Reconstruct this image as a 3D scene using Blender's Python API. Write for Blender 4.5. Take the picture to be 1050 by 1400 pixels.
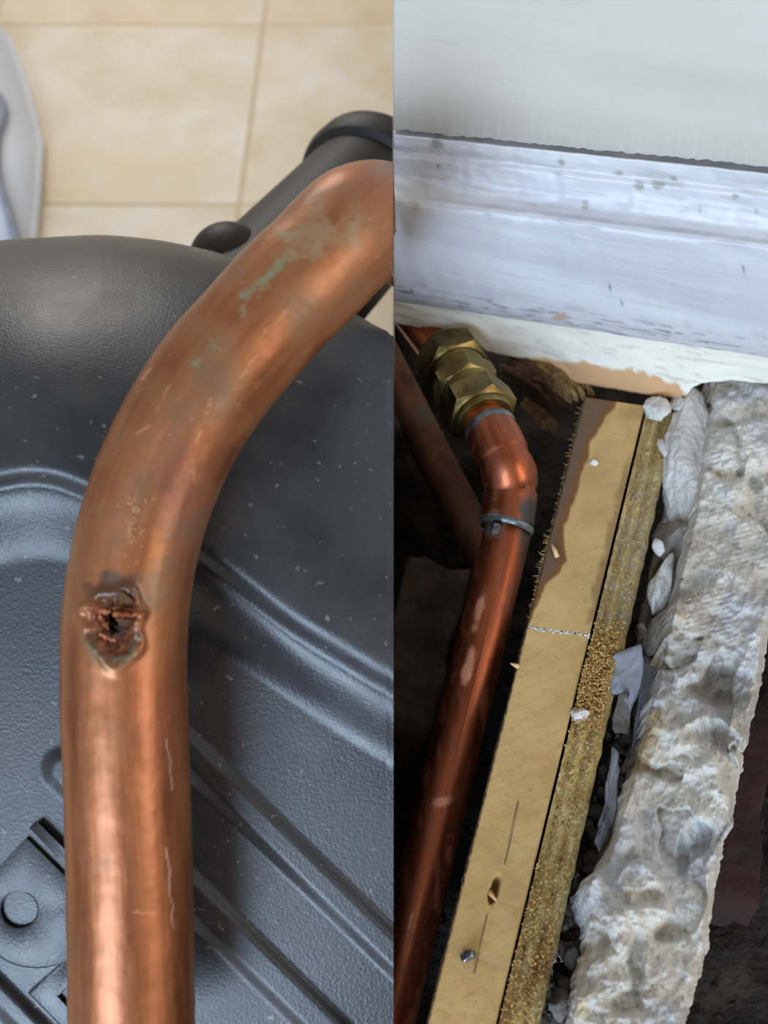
import bpy, bmesh, math, random
from mathutils import Vector, Matrix, noise

for o in list(bpy.data.objects):
    bpy.data.objects.remove(o, do_unlink=True)
scene = bpy.context.scene
C = scene.collection
random.seed(7)

# ------------------------------------------------------------------ camera
F = 1300.0                      # focal length in pixels of the 1050 x 1400 frame
PX0, PY0 = 538.0, 700.0         # principal point
PITCH = math.radians(57)
SP, CP = math.sin(PITCH), math.cos(PITCH)
H = 0.90                        # camera height above the tiled floor
CAM = Vector((0, 0, H))
FWD = Vector((0, CP, -SP)); UPV = Vector((0, SP, CP)); RGT = Vector((1, 0, 0))
cd = bpy.data.cameras.new('camera'); cam = bpy.data.objects.new('camera', cd); C.objects.link(cam)
cam.location = CAM; cam.rotation_euler = (math.pi/2 - PITCH, 0, 0)
cd.sensor_fit = 'VERTICAL'; cd.sensor_height = 36; cd.sensor_width = 27
cd.lens = 36*F/1400; cd.shift_x = -(PX0-525)/1400
cd.clip_start = 0.01; cd.clip_end = 30
cd.dof.use_dof = True; cd.dof.focus_distance = 0.405; cd.dof.aperture_fstop = 8.5
scene.camera = cam

# ------------------------------------------------------------------ light
w = bpy.data.worlds.new('world'); scene.world = w; w.use_nodes = True
w.node_tree.nodes['Background'].inputs[0].default_value = (1.0, 0.95, 0.88, 1)
w.node_tree.nodes['Background'].inputs[1].default_value = 0.30
def rect_light(name, loc, target, sx, sy, power, color):
    ld = bpy.data.lights.new(name, 'AREA'); ld.shape = 'RECTANGLE'; ld.size = sx; ld.size_y = sy; ld.energy = power; ld.color = color
    lo_ = bpy.data.objects.new(name, ld); C.objects.link(lo_); lo_.location = loc
    lo_.rotation_euler = (Vector(loc)-Vector(target)).to_track_quat('Z', 'Y').to_euler()
rect_light('window_daylight', (-1.55, -3.55, H+0.95), (0, 0.4, H-0.4), 2.0, 2.6, 185, (0.60, 0.78, 1.0))
rect_light('floor_fill_light', (-0.9, 3.0, 1.7), (-0.3, 1.3, 0), 1.2, 1.4, 20, (1.0, 0.97, 0.93))  # unseen lamp added to brighten the tiled floor behind the tank
rect_light('side_window_daylight', (2.6, -1.4, H+1.3), (0, 0.3, H-0.4), 0.7, 1.8, 30, (1.0, 0.90, 0.76))
scene.view_settings.view_transform = 'Standard'
scene.view_settings.look = 'None'
scene.view_settings.exposure = 0.2
scene.view_settings.gamma = 1.0
scene.view_settings.use_curve_mapping = False

# ------------------------------------------------------------------ helpers
J = H - 0.385                   # level of the sawn timber in the opened-up floor

def at(px, py, d):
    return CAM + FWD*d + RGT*((px-PX0)/F*d) + UPV*((PY0-py)/F*d)
def ray(px, py):
    return FWD + RGT*((px-PX0)/F) + UPV*((PY0-py)/F)
def onz(px, py, z):
    r = ray(px, py); return CAM + r*((z-H)/r.z)
def onplane(px, py, P, N):
    r = ray(px, py); return CAM + r*((P-CAM).dot(N)/r.dot(N))
def proj(p):
    v = p-CAM; d = v.dot(FWD)
    return PX0+F*v.dot(RGT)/d, PY0-F*v.dot(UPV)/d
def interp(tab, x):
    if x <= tab[0][0]: return tab[0][1]
    for (a, b), (c, d) in zip(tab, tab[1:]):
        if x <= c:
            return b+(d-b)*(x-a)/(c-a)
    return tab[-1][1]
def sm(a, b, x):
    t = min(1, max(0, (x-a)/(b-a))); return t*t*(3-2*t)
def nz(p, s, seed=0, oct=4):
    return noise.fractal(Vector(p)*s+Vector((seed*7.3, seed*3.1, seed*1.7)), 1.0, 2.0, oct)
def segd(px, py, a, b):
    ax, ay = a; bx, by = b; dx, dy = bx-ax, by-ay
    t = max(0, min(1, ((px-ax)*dx+(py-ay)*dy)/(dx*dx+dy*dy)))
    return math.hypot(px-ax-t*dx, py-ay-t*dy)

def link(name, bm, m, parent=None, smooth=True):
    me = bpy.data.meshes.new(name); bm.normal_update(); bm.to_mesh(me); bm.free()
    if smooth:
        for p in me.polygons: p.use_smooth = True
    o = bpy.data.objects.new(name, me); C.objects.link(o)
    for x in (m if isinstance(m, (list, tuple)) else [m]): me.materials.append(x)
    if parent: o.parent = parent
    return o
def smooth_by_angle(o, ang=35):
    me = o.data
    bm = bmesh.new(); bm.from_mesh(me)
    for e in bm.edges:
        if len(e.link_faces) == 2 and e.calc_face_angle(0) > math.radians(ang): e.smooth = False
    bm.to_mesh(me); bm.free()
    return o
def tag(o, label, cat, group=None):
    o['label'] = label; o['category'] = cat
    if group: o['group'] = group
    return o
def struct(o, label=None):
    o['kind'] = 'structure'
    if label: o['label'] = label
    return o
def empty(name, loc):
    o = bpy.data.objects.new(name, None); C.objects.link(o); o.location = loc
    o.empty_display_size = 0.02
    return o
def reparent(o, p):
    bpy.context.view_layer.update()
    o.parent = p; o.matrix_parent_inverse = Matrix.Translation(-p.location)
def cutx(bm, keep):              # both places end cleanly at the plane between them
    g = bm.verts[:]+bm.edges[:]+bm.faces[:]
    r = bmesh.ops.bisect_plane(bm, geom=g, dist=1e-6, plane_co=(0, 0, 0), plane_no=(1, 0, 0),
                               clear_outer=(keep < 0), clear_inner=(keep > 0))
    es = [e for e in r['geom_cut'] if isinstance(e, bmesh.types.BMEdge) and e.is_valid]
    try: bmesh.ops.holes_fill(bm, edges=es, sides=0)
    except Exception: pass
    return bm

def grid(bm, pts):               # pts[i][j] -> quads, returns verts
    V = [[bm.verts.new(p) for p in r] for r in pts]
    for a, b in zip(V, V[1:]):
        for j in range(len(a)-1):
            bm.faces.new((a[j], b[j], b[j+1], a[j+1]))
    return V
def frame(t, up=Vector((0, 0, 1))):
    t = t.normalized(); a = up-t*up.dot(t)
    if a.length < 1e-4: a = Vector((1, 0, 0))-t*t.x
    a.normalize(); return a, t.cross(a)
def sweep(bm, pts, rad, n=24, cap=True, up=Vector((0.1, -0.3, 1))):
    """tube along pts; rad(i) gives the radius; parallel transported"""
    rings = []; a = None
    for i, p in enumerate(pts):
        t = (pts[min(i+1, len(pts)-1)]-pts[max(i-1, 0)]).normalized()
        if a is None: a, b = frame(t, up)
        else:
            a = (a-t*a.dot(t)).normalized(); b = t.cross(a)
        r = rad(i) if callable(rad) else rad
        rings.append([bm.verts.new(p+(a*math.cos(2*math.pi*k/n)+b*math.sin(2*math.pi*k/n))*r) for k in range(n)])
    uvl = bm.loops.layers.uv.verify(); s_ = 0.0; r_ = rad(0) if callable(rad) else rad
    for i, (A, B) in enumerate(zip(rings, rings[1:])):
        ds = (pts[i+1]-pts[i]).length
        for k in range(n):
            f = bm.faces.new((A[k], A[(k+1) % n], B[(k+1) % n], B[k]))
            for lp, (du, dv) in zip(f.loops, ((0, 0), (0, 1), (1, 1), (1, 0))): lp[uvl].uv = (s_+du*ds, (k+dv)*2*math.pi*r_/n)
        s_ += ds
    if cap:
        bm.faces.new(rings[0][::-1]); bm.faces.new(rings[-1])
    return rings
def catmull(P, per=12):
    Q = [P[0]*2-P[1]]+list(P)+[P[-1]*2-P[-2]]; out = []
    for i in range(1, len(Q)-2):
        p0, p1, p2, p3 = Q[i-1:i+3]
        for k in range(per):
            t = k/per
            out.append(0.5*((2*p1)+(p2-p0)*t+(2*p0-5*p1+4*p2-p3)*t*t+(3*p1-p0-3*p2+p3)*t**3))
    out.append(P[-1]); return out
def resample(P, step):
    out = [P[0].copy()]; left = step
    for a, b in zip(P, P[1:]):
        L = (b-a).length; s = 0
        while L-s >= left:
            s += left; out.append(a+(b-a)*(s/L)); left = step
        left -= L-s
    return out
def lathe(bm, prof, O, ax, n=40, up=Vector((0.1, -0.3, 1)), hexa=None):
    """prof: (distance along axis, radius)"""
    a, b = frame(ax, up); t = ax.normalized(); rings = []
    for (s, r) in prof:
        rings.append([bm.verts.new(O+t*s+(a*math.cos(2*math.pi*k/n)+b*math.sin(2*math.pi*k/n))*r) for k in range(n)])
    for A, B in zip(rings, rings[1:]):
        for k in range(n): bm.faces.new((A[k], A[(k+1) % n], B[(k+1) % n], B[k]))
    return rings

# ------------------------------------------------------------------ materials
def mat(name, cols, scale=8.0, rough=0.6, metal=0.0, bump=0.0, bscale=40.0, spec=0.5, detail=6.0, rvar=0.0,
        attr=None, coat=0.0, stretch=None, uv=False, bdist=0.001, layers=(), distort=0.0):
    """noise-mixed colours; attr = (name, colour): colour attribute alpha mixes a stain over the base;
    layers = ((scale, lo, hi, colour, strength), ...)"""
    m = bpy.data.materials.new(name); m.use_nodes = True
    nt = m.node_tree; N = nt.nodes; L = nt.links; B = N['Principled BSDF']
    tc = N.new('ShaderNodeTexCoord'); vec = tc.outputs['UV' if uv else 'Object']
    if stretch:
        mp = N.new('ShaderNodeMapping'); mp.inputs['Scale'].default_value = stretch[:3]
        if len(stretch) > 3: mp.inputs['Rotation'].default_value = (0, 0, stretch[3])
        if len(stretch) > 4: mp.inputs['Rotation'].default_value = stretch[3:6]
        L.new(vec, mp.inputs[0]); vecs = mp.outputs[0]
    else: vecs = vec
    n1 = N.new('ShaderNodeTexNoise'); n1.inputs['Scale'].default_value = scale; n1.inputs['Detail'].default_value = detail
    n1.inputs['Roughness'].default_value = 0.6; n1.inputs['Distortion'].default_value = distort
    L.new(vecs, n1.inputs['Vector'])
    r = N.new('ShaderNodeValToRGB'); L.new(n1.outputs['Fac'], r.inputs[0])
    el = r.color_ramp.elements
    k = len(cols)
    pos = [0.3+0.4*i/max(1, k-1) for i in range(k)]
    while len(el) < k: el.new(0.5)
    for e, p, c in zip(el, pos, cols): e.position = p; e.color = (*c, 1)
    col = r.outputs[0]
    for (sc, lo, hi, c, st) in layers:
        n2 = N.new('ShaderNodeTexNoise'); n2.inputs['Scale'].default_value = sc; n2.inputs['Detail'].default_value = 5
        L.new(vecs, n2.inputs['Vector'])
        mr = N.new('ShaderNodeMapRange'); mr.inputs[1].default_value = lo; mr.inputs[2].default_value = hi; mr.inputs[4].default_value = st
        L.new(n2.outputs['Fac'], mr.inputs[0])
        mx = N.new('ShaderNodeMixRGB'); L.new(mr.outputs[0], mx.inputs[0]); L.new(col, mx.inputs[1]); mx.inputs[2].default_value = (*c, 1)
        col = mx.outputs[0]
    if attr:
        at_ = N.new('ShaderNodeAttribute'); at_.attribute_name = attr
        mx = N.new('ShaderNodeMixRGB'); L.new(at_.outputs['Alpha'], mx.inputs[0]); L.new(col, mx.inputs[1]); L.new(at_.outputs['Color'], mx.inputs[2])
        col = mx.outputs[0]
        if metal > 0:
            mm = N.new('ShaderNodeMath'); mm.operation = 'MULTIPLY_ADD'; mm.inputs[1].default_value = -metal*0.9; mm.inputs[2].default_value = metal
            L.new(at_.outputs['Alpha'], mm.inputs[0]); L.new(mm.outputs[0], B.inputs['Metallic'])
    L.new(col, B.inputs['Base Color'])
    if not (attr and metal > 0): B.inputs['Metallic'].default_value = metal
    B.inputs['Roughness'].default_value = rough
    if rvar:
        mr = N.new('ShaderNodeMapRange'); mr.inputs[1].default_value = 0.3; mr.inputs[2].default_value = 0.7
        mr.inputs[3].default_value = rough-rvar; mr.inputs[4].default_value = rough+rvar
        L.new(n1.outputs['Fac'], mr.inputs[0]); L.new(mr.outputs[0], B.inputs['Roughness'])
    B.inputs['Specular IOR Level'].default_value = spec
    if coat: B.inputs['Coat Weight'].default_value = coat; B.inputs['Coat Roughness'].default_value = 0.28
    if bump:
        n3 = N.new('ShaderNodeTexNoise'); n3.inputs['Scale'].default_value = bscale; n3.inputs['Detail'].default_value = 5
        L.new(vecs, n3.inputs['Vector'])
        bp = N.new('ShaderNodeBump'); bp.inputs['Strength'].default_value = bump; bp.inputs['Distance'].default_value = bdist
        L.new(n3.outputs['Fac'], bp.inputs['Height']); L.new(bp.outputs[0], B.inputs['Normal'])
    return m
def S(r, g, b):                  # sRGB 0-255 -> linear
    f = lambda c: (c/255/12.92 if c/255 <= 0.04045 else ((c/255+0.055)/1.055)**2.4)
    return (f(r), f(g), f(b))

def paint(o, fn):                # colour attribute 'stain' from a function of world point
    me = o.data; a = me.color_attributes.new('stain', 'FLOAT_COLOR', 'POINT')
    mw = o.matrix_world
    for i, v in enumerate(me.vertices):
        a.data[i].color = fn(v.co)
    return o

M = {}
M['tile'] = mat('beige_tile', [S(206,184,148), S(222,206,180), S(230,224,214)], 5.5, 0.45, bump=0.1, layers=((2.2, 0.50, 0.68, S(218,186,132), 0.5),))
M['grout'] = mat('grout', [S(206,184,148), S(216,196,162)], 20, 0.9)
M['white_plastic'] = mat('white_plastic', [S(222,228,240), S(240,242,248)], 3, 0.4)
M['cable'] = mat('grey_cable', [S(120,125,140), S(150,155,168)], 30, 0.5)
M['black'] = mat('black_plastic', [S(32,35,42), S(42,45,52), S(54,56,60)], 30, 0.38, bump=0.25, bscale=800, bdist=0.0006, rvar=0.08, spec=0.65,  # base tinted slightly blue to stand in for reflected sky
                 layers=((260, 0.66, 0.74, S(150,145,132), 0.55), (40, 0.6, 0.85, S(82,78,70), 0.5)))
M['black_smooth'] = mat('black_rubber', [S(30,30,31), S(44,43,42)], 30, 0.5, bump=0.1, bscale=300)
M['copper_l'] = mat('worn_copper', [S(126,72,44), S(154,92,58), S(172,110,72), S(146,82,46)], 90, 0.44, 0.85, bump=0.22, bscale=420, bdist=0.0004, uv=True,
                    rvar=0.08, attr='stain', stretch=(0.12, 1, 1), coat=0.35)
M['copper_burr'] = mat('torn_copper', [S(110,58,34), S(168,100,64), S(206,142,100)], 300, 0.5, 0.6, bump=0.3, bscale=500)
M['crust'] = mat('dark_crust', [S(48,30,18), S(84,54,30), S(120,84,48)], 220, 0.8, 0.2, bump=0.8, bscale=700)
M['verdigris'] = mat('verdigris', [S(96,128,104), S(126,150,124), S(150,150,120)], 200, 0.9, bump=0.6, bscale=800)
M['fibre'] = mat('fibre', [S(206,160,104), S(228,190,140)], 60, 0.7)

M['paint'] = mat('white_paint', [S(196,192,182), S(206,202,192), S(212,209,200)], 6, 0.45, bump=0.12, bscale=60, bdist=0.001, stretch=(1, 1, 5),
                 layers=((30, 0.68, 0.80, S(176,176,172), 0.5),))
M['paint2'] = mat('chipped_white_paint', [S(190,191,198), S(206,207,213), S(214,215,219)], 10, 0.40, bump=0.25, bscale=90, bdist=0.001, stretch=(0.35, 1.2, 6, 0, 0, 0.25), attr='stain',
                  layers=((60, 0.66, 0.78, S(160,160,158), 0.45),))
M['trimpaint'] = mat('white_painted_board', [S(224,219,206), S(238,234,222), S(242,239,230)], 10, 0.5, bump=0.2, bscale=100, attr='stain')
M['rawwood'] = mat('raw_pine', [S(196,150,100), S(216,172,120), S(226,188,140)], 14, 0.7, bump=0.3, bscale=120, stretch=(0.5, 2, 4))
M['soil'] = mat('dark_soil', [S(16,12,10), S(32,24,20), S(54,40,32)], 60, 0.95, bump=1.0, bscale=200, bdist=0.004)
M['fibreboard'] = mat('sawn_fibreboard', [S(184,150,96), S(198,165,108), S(208,176,120)], 45, 0.8, bump=0.35, bscale=1400, bdist=0.0005, attr='stain', layers=((500, 0.62, 0.72, S(160,126,76), 0.6),))
M['darkside'] = mat('dark_brown_side', [S(52,34,22), S(84,56,36), S(104,76, 50)], 50, 0.85, bump=0.8, bscale=260, bdist=0.001)  # plain darker brown for the sides of the timber and grooved board
M['rough'] = mat('rough_board_edge', [S(170,140,82), S(196,168,106), S(212,190,134)], 120, 0.9, bump=0.9, bscale=900, bdist=0.0015, attr='stain',
                 layers=((700, 0.60, 0.68, S(120,86,42), 0.5), (420, 0.60, 0.68, S(226,216,190), 0.7)))
M['concrete'] = mat('rough_concrete', [S(152,145,135), S(194,189,180), S(214,211,203), S(228,226,220)], 20, 0.92, bump=0.8, bscale=260, bdist=0.0025, attr='stain',
                    layers=((300, 0.64, 0.74, S(122,116,106), 0.4), (16, 0.58, 0.75, S(190,172,138), 0.3)))
M['plaster'] = mat('white_plaster', [S(188,184,178), S(214,211,205), S(224,222,218)], 60, 0.92, bump=0.9, bscale=300, bdist=0.002)
M['stone'] = mat('grey_stone', [S(118,112,104), S(146,140,132), S(164,158,150)], 90, 0.9, bump=0.8, bscale=350, bdist=0.002)
M['gravel'] = mat('gravel', [S(62,58,52), S(104,98,90), S(138,132,122)], 60, 0.9, bump=0.6, bscale=300)
M['membrane'] = mat('grey_membrane', [S(112,114,122), S(138,140,150), S(156,158,166)], 30, 0.5, bump=0.3, bscale=120)
M['copper_r'] = mat('new_copper', [S(136,70,46), S(168,92,60), S(188,112,76)], 110, 0.42, 1.0, bump=0.15, bscale=500, bdist=0.0004, rvar=0.08, attr='stain', stretch=(0.1, 1, 1), coat=0.15, uv=True)
M['copper_old'] = mat('old_copper', [S(72,46,34), S(104,66,46), S(120,80,56)], 60, 0.6, 0.6, bump=0.3, bscale=200, layers=((40, 0.6, 0.75, S(80,92,74), 0.7),))
M['brass'] = mat('brass', [S(96,84,54), S(132,116,72), S(160,142,92)], 60, 0.38, 1.0, bump=0.2, bscale=240, rvar=0.1, layers=((90, 0.52, 0.68, S(92,70,42), 0.7),))
M['solder'] = mat('solder', [S(70,74,74), S(112,118,118), S(150,152,150)], 120, 0.42, 0.7, bump=0.5, bscale=300, bdist=0.0006)
M['brick_dark'] = mat('dark_brick', [S(46,32,26), S(74,54,42), S(96,74,58)], 60, 0.95, bump=0.8, bscale=200, bdist=0.003)
M['brick_red'] = mat('red_brick', [S(30,14,12), S(46,20,16), S(38,26,24)], 50, 0.9, bump=0.6, bscale=200, bdist=0.003)  # near-black red: the slab's shade is put into the brick colour
M['sawdust'] = mat('sawdust', [S(160,120,60), S(196,156,92), S(216,188,130)], 400, 0.9)
M['steel'] = mat('screw_steel', [S(110,116,126), S(180,184,190)], 300, 0.3, 0.9)
M['lath_pale'] = mat('torn_pine', [S(120,90,56), S(176,142,92), S(204,172,118)], 70, 0.9, bump=0.9, bscale=260, bdist=0.002, stretch=(3, 3, 1))
M['lath'] = mat('broken_lath', [S(62,42,30), S(88,62,44), S(120,90,62)], 60, 0.9, bump=0.8, bscale=200, bdist=0.002)

# ================================================================== LEFT PLACE
# floor of big beige tiles
bm = bmesh.new(); bmesh.ops.create_cube(bm, size=1)
for v in bm.verts: v.co = Vector((v.co.x*4.2-0.9, v.co.y*5+1.2, v.co.z*0.05-0.0275))
floor = struct(link('floor', bm, M['grout'], smooth=False))
TX = [-0.22+0.46*k for k in range(-4, 3)]; TY = [1.11+0.46*k for k in range(-2, 5)]
tile_me = None
for i, x in enumerate(TX):
    for j, y in enumerate(TY):
        if tile_me is None:
            bm = bmesh.new(); bmesh.ops.create_cube(bm, size=1)
            for v in bm.verts: v.co = Vector((v.co.x*0.456, v.co.y*0.456, v.co.z*0.008))
            bmesh.ops.bevel(bm, geom=bm.edges[:], offset=0.0015, segments=2, affect='EDGES')
            o = link('tile', bm, M['tile'], smooth=False); tile_me = o.data
        else:
            o = bpy.data.objects.new('tile', tile_me); C.objects.link(o)
        o.location = (x+0.23, y+0.23, -0.0055); o.parent = floor

# white plastic sheet on the tiles with a grey cable across it
bm = bmesh.new()
pts = []
for (px, py) in [(-90, 20), (-20, 25), (18, 60), (44, 130), (62, 200), (58, 270), (52, 335), (30, 372), (-90, 380)]:
    pts.append(onz(px, py, 0.0))
f = bm.faces.new([bm.verts.new(p) for p in pts])
bmesh.ops.recalc_face_normals(bm, faces=bm.faces[:])
ex = bmesh.ops.extrude_face_region(bm, geom=bm.faces[:])
for v in ex['geom']:
    if isinstance(v, bmesh.types.BMVert): v.co.z += 0.022
bmesh.ops.recalc_face_normals(bm, faces=bm.faces[:])
bmesh.ops.bevel(bm, geom=[e for e in bm.edges if abs((e.verts[0].co-e.verts[1].co).z) < 1e-4 and e.verts[0].co.z > 0.01], offset=0.008, segments=3, affect='EDGES')
tag(link('white_board', bm, M['white_plastic']), 'white plastic board lying out of focus on the beige tiles', 'board')
bm = bmesh.new()
sweep(bm, catmull([onz(-40, 90, 0.03), onz(-6, 128, 0.03), onz(6, 150, 0.032), onz(-4, 190, 0.03), onz(-3, 240, 0.028), onz(12, 290, 0.028), onz(26, 340, 0.028)], 8), 0.006, 12)
tag(link('cable', bm, M['cable']), 'grey cable curving over the white board', 'cable')

# ---- black moulded plastic tank
T_H = [(-80, 336), (0, 328), (140, 320), (220, 328), (300, 345), (360, 368), (430, 402), (480, 425), (538, 460)]
T_1 = [(-80, 700), (0, 668), (60, 662), (110, 680), (160, 708), (273, 772), (400, 872), (538, 957)]
T_2 = [(-80, 806), (0, 778), (60, 768), (110, 778), (180, 812), (260, 867), (447, 998), (538, 1057)]
RIBS = [((185, 958), (560, 1325), 20), ((86, 1052), (470, 1430), 22), ((-60, 1302), (90, 1452), 16), ((300, 1490), (200, 1392), 12)]
def smooth_tab(tab, x):
    return (interp(tab, x-26)+interp(tab, x-13)+2*interp(tab, x)+interp(tab, x+13)+interp(tab, x+26))/6
def tankD(px, py, hz, e1, e2):
    if py < e1:
        t = max(0, (py-hz)/(e1-hz))
        D = 0.353+0.13*(1-math.sqrt(max(0, 1-(1-t)**2)))
        D += 0.006*sm(0.90, 1.0, t)**2                       # the dome's lower lip is rounded
        return D
    D = 0.359+0.011*sm(e1, e2, py)
    D += 0.003*max(0, py-e2)/(1450-e2)
    if py > e2:
        for a, b, r in RIBS:
            d = segd(px, py, a, b)
            D -= 0.0027*(1-sm(r-10, r+10, d))
    return D
cols = [-80+618*k/206 for k in range(207)]
pts = []
for px in cols:
    hz, e1, e2 = smooth_tab(T_H, px), smooth_tab(T_1, px), smooth_tab(T_2, px)
    if px > 530: hz, e1, e2 = interp(T_H, px), interp(T_1, px), interp(T_2, px)
    col = []
    pys = [hz+(e1-hz)*(k/110)**1.7 for k in range(110)]+[e1+(e2-e1)*k/36 for k in range(36)]+[e2+(1450-e2)*k/200 for k in range(201)]
    for py in pys: col.append(at(px, py, tankD(px, py, hz, e1, e2)))
    # behind the crest the shell drops away to the floor
    top = col[0]
    back = [Vector((top.x, top.y+0.030, top.z-0.16)), Vector((top.x, top.y+0.02, 0.0))]
    low = Vector((col[-1].x, col[-1].y, 0.0))
    pts.append(back[::-1]+col+[low])
bm = bmesh.new()
V = grid(bm, pts)
bm.faces.new([V[0][k] for k in range(len(V[0]))][::-1])
bm.faces.new([V[-1][k] for k in range(len(V[-1]))])
bm.faces.new([r[0] for r in V]+[r[-1] for r in V[::-1]])
bmesh.ops.recalc_face_normals(bm, faces=bm.faces[:])
tank = empty('plastic_tank', Vector((-0.1, 0.3, 0.0)))
tag(tank, 'large black moulded plastic tank with ribs, raised letters and a capped spout', 'tank')
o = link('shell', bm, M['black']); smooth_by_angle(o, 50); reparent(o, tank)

def tank_pt(px, py, lift):
    hz, e1, e2 = smooth_tab(T_H, px), smooth_tab(T_1, px), smooth_tab(T_2, px)
    D = 0.359+0.011+0.003*max(0, py-e2)/(1450-e2)
    return at(px, py, D-lift)
def relief(name, outer, inner=None, lift=0.0020, mtl='black'):
    bm = bmesh.new()
    def wall(pts, flip):
        n = len(pts)
        A = [bm.verts.new(tank_pt(x, y, -0.001)) for x, y in pts]
        Bv = [bm.verts.new(tank_pt(x, y, lift*0.8)) for x, y in pts]
        cx = sum(p[0] for p in outer)/len(outer); cy = sum(p[1] for p in outer)/len(outer)
        k = 0.94 if not flip else 1.12
        if flip: cx = sum(p[0] for p in pts)/n; cy = sum(p[1] for p in pts)/n
        T = [bm.verts.new(tank_pt(cx+(x-cx)*k, cy+(y-cy)*k, lift)) for x, y in pts]
        for P, Q in ((A, Bv), (Bv, T)):
            for i in range(n): bm.faces.new((P[i], P[(i+1) % n], Q[(i+1) % n], Q[i]))
        return T
    To = wall(outer, False)
    if inner:
        Ti = wall(inner, True)
        es = [bm.edges.get((l[i], l[(i+1) % len(l)])) for l in (To, Ti) for i in range(len(l))]
        bmesh.ops.triangle_fill(bm, edges=es, use_beauty=True)
    else:
        bm.faces.new(To)
    bmesh.ops.recalc_face_normals(bm, faces=bm.faces[:])
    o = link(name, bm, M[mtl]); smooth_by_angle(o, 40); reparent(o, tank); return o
def arc(cx, cy, rx, ry, a0, a1, n):
    return [(cx+rx*math.cos(math.radians(a0+(a1-a0)*i/n)), cy+ry*math.sin(math.radians(a0+(a1-a0)*i/n))) for i in range(n+1)]
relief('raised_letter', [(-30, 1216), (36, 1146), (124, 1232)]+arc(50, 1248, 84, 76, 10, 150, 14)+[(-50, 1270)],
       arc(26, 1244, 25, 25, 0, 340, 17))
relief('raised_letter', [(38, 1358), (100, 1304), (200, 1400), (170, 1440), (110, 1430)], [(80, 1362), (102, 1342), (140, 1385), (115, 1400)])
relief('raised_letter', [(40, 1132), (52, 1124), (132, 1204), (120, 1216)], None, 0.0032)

# spout and knob standing behind the crest
A = at(398, 388, 0.60); Bp = at(512, 268, 0.67)
ax = (Bp-A).normalized(); R = 0.0495; Ls = (Bp-A).length
bm = bmesh.new()
lathe(bm, [(-0.16, R*0.98), (-0.02, R), (Ls*0.5, R), (Ls, R)], A, ax, 64)
cutx(bm, -1)
o = link('spout', bm, M['black_smooth']); reparent(o, tank)
bm = bmesh.new()
lathe(bm, [(Ls-0.012, R), (Ls-0.010, R*1.10), (Ls-0.004, R*1.15), (Ls+0.008, R*1.15), (Ls+0.012, R*1.11), (Ls+0.012, R*0.94), (Ls-0.05, R*0.9), (Ls-0.05, 0.001)], A, ax, 64)
cutx(bm, -1)
o = link('spout_collar', bm, M['black_smooth']); smooth_by_angle(o); reparent(o, tank)
K = at(316, 340, 0.56); ka = (UPV*0.8-FWD*0.2+RGT*0.15).normalized()
bm = bmesh.new()
lathe(bm, [(-0.14, 0.021)]+[(-0.006+0.0235*math.sin(math.radians(q)), 0.0002+0.0235*math.cos(math.radians(q))) for q in range(0, 91, 9)], K-ka*0.002, ka, 40)
o = link('knob', bm, M['black_smooth']); reparent(o, tank)

# ---- big bent copper pipe with a burst hole
CL = [(182, 1500), (181, 1400), (178, 1200), (172, 1000), (170, 900), (176, 810), (194, 720), (226, 630), (271, 548), (312, 494), (386, 411), (433, 365), (476, 320), (500, 304), (522, 301), (546, 312), (590, 345)]
DL = [0.328]*8+[0.328, 0.329, 0.331, 0.333, 0.337, 0.347, 0.362, 0.382, 0.42]
ctrl = [at(x, y, d) for (x, y), d in zip(CL, DL)]
path = resample(catmull(ctrl, 24), 0.00075)
RP = 0.0212
HX, HY = 155, 850               # burst
bm = bmesh.new()
n = 176; rings = []; a = None; info = []
for i, p in enumerate(path):
    t = (path[min(i+1, len(path)-1)]-path[max(i-1, 0)]).normalized()
    if a is None: a, b = frame(t, Vector((0.05, -0.5, 1)))
    else:
        a = (a-t*a.dot(t)).normalized(); b = t.cross(a)
    ring = []
    for k in range(n):
        dr = a*math.cos(2*math.pi*k/n)+b*math.sin(2*math.pi*k/n)
        r = RP
        q = p+dr*RP
        if dr.dot(FWD) < 0.2:
            x, y = proj(q)
            dx, dy = x-HX, y-HY
            if abs(dx) < 75 and abs(dy) < 90:
                ang = math.atan2(dy, dx)
                e = math.hypot(dx/36, (dy-6)/46)*(1+0.10*math.sin(3*ang+1)+0.07*math.sin(7*ang))
                r -= 0.0042*(1-sm(0.35, 1.0, e))
                r += 0.0010*math.exp(-((e-1.12)/0.16)**2)
                if e < 1.2: r += (1-sm(0.9, 1.2, e))*(0.0011*nz(q, 420, 3)+0.0007*nz(q, 1100, 4))
                # ridge of torn metal across the burst
                r += 0.0026*math.exp(-((dy+17-0.10*dx)/4.0)**2)*(1-sm(30, 50, abs(dx)))*(1+0.6*nz(q, 500, 5))
            r += 0.00025*nz(q, 60, 1)
        ring.append(bm.verts.new(p+dr*r))
    rings.append(ring)
uvl = bm.loops.layers.uv.new('UVMap')
for i, (A_, B_) in enumerate(zip(rings, rings[1:])):
    for k in range(n):
        f = bm.faces.new((A_[k], A_[(k+1) % n], B_[(k+1) % n], B_[k]))
        for lp, (du, dv) in zip(f.loops, ((0, 0), (0, 1), (1, 1), (1, 0))): lp[uvl].uv = ((i+du)*0.00075, (k+dv)*2*math.pi*RP/n)
dead = []
for f in bm.faces:
    c = f.calc_center_median()
    if (c-CAM).dot(FWD) < 0.325:
        x, y = proj(c)
        if math.hypot((x-154-0.12*(y-852))/(6.5+2.0*nz(c, 700, 9)), (y-853)/(14+5*nz(c, 500, 8))) < 1: dead.append(f)
bmesh.ops.delete(bm, geom=dead, context='FACES')
g = bm.verts[:]+bm.edges[:]+bm.faces[:]
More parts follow.
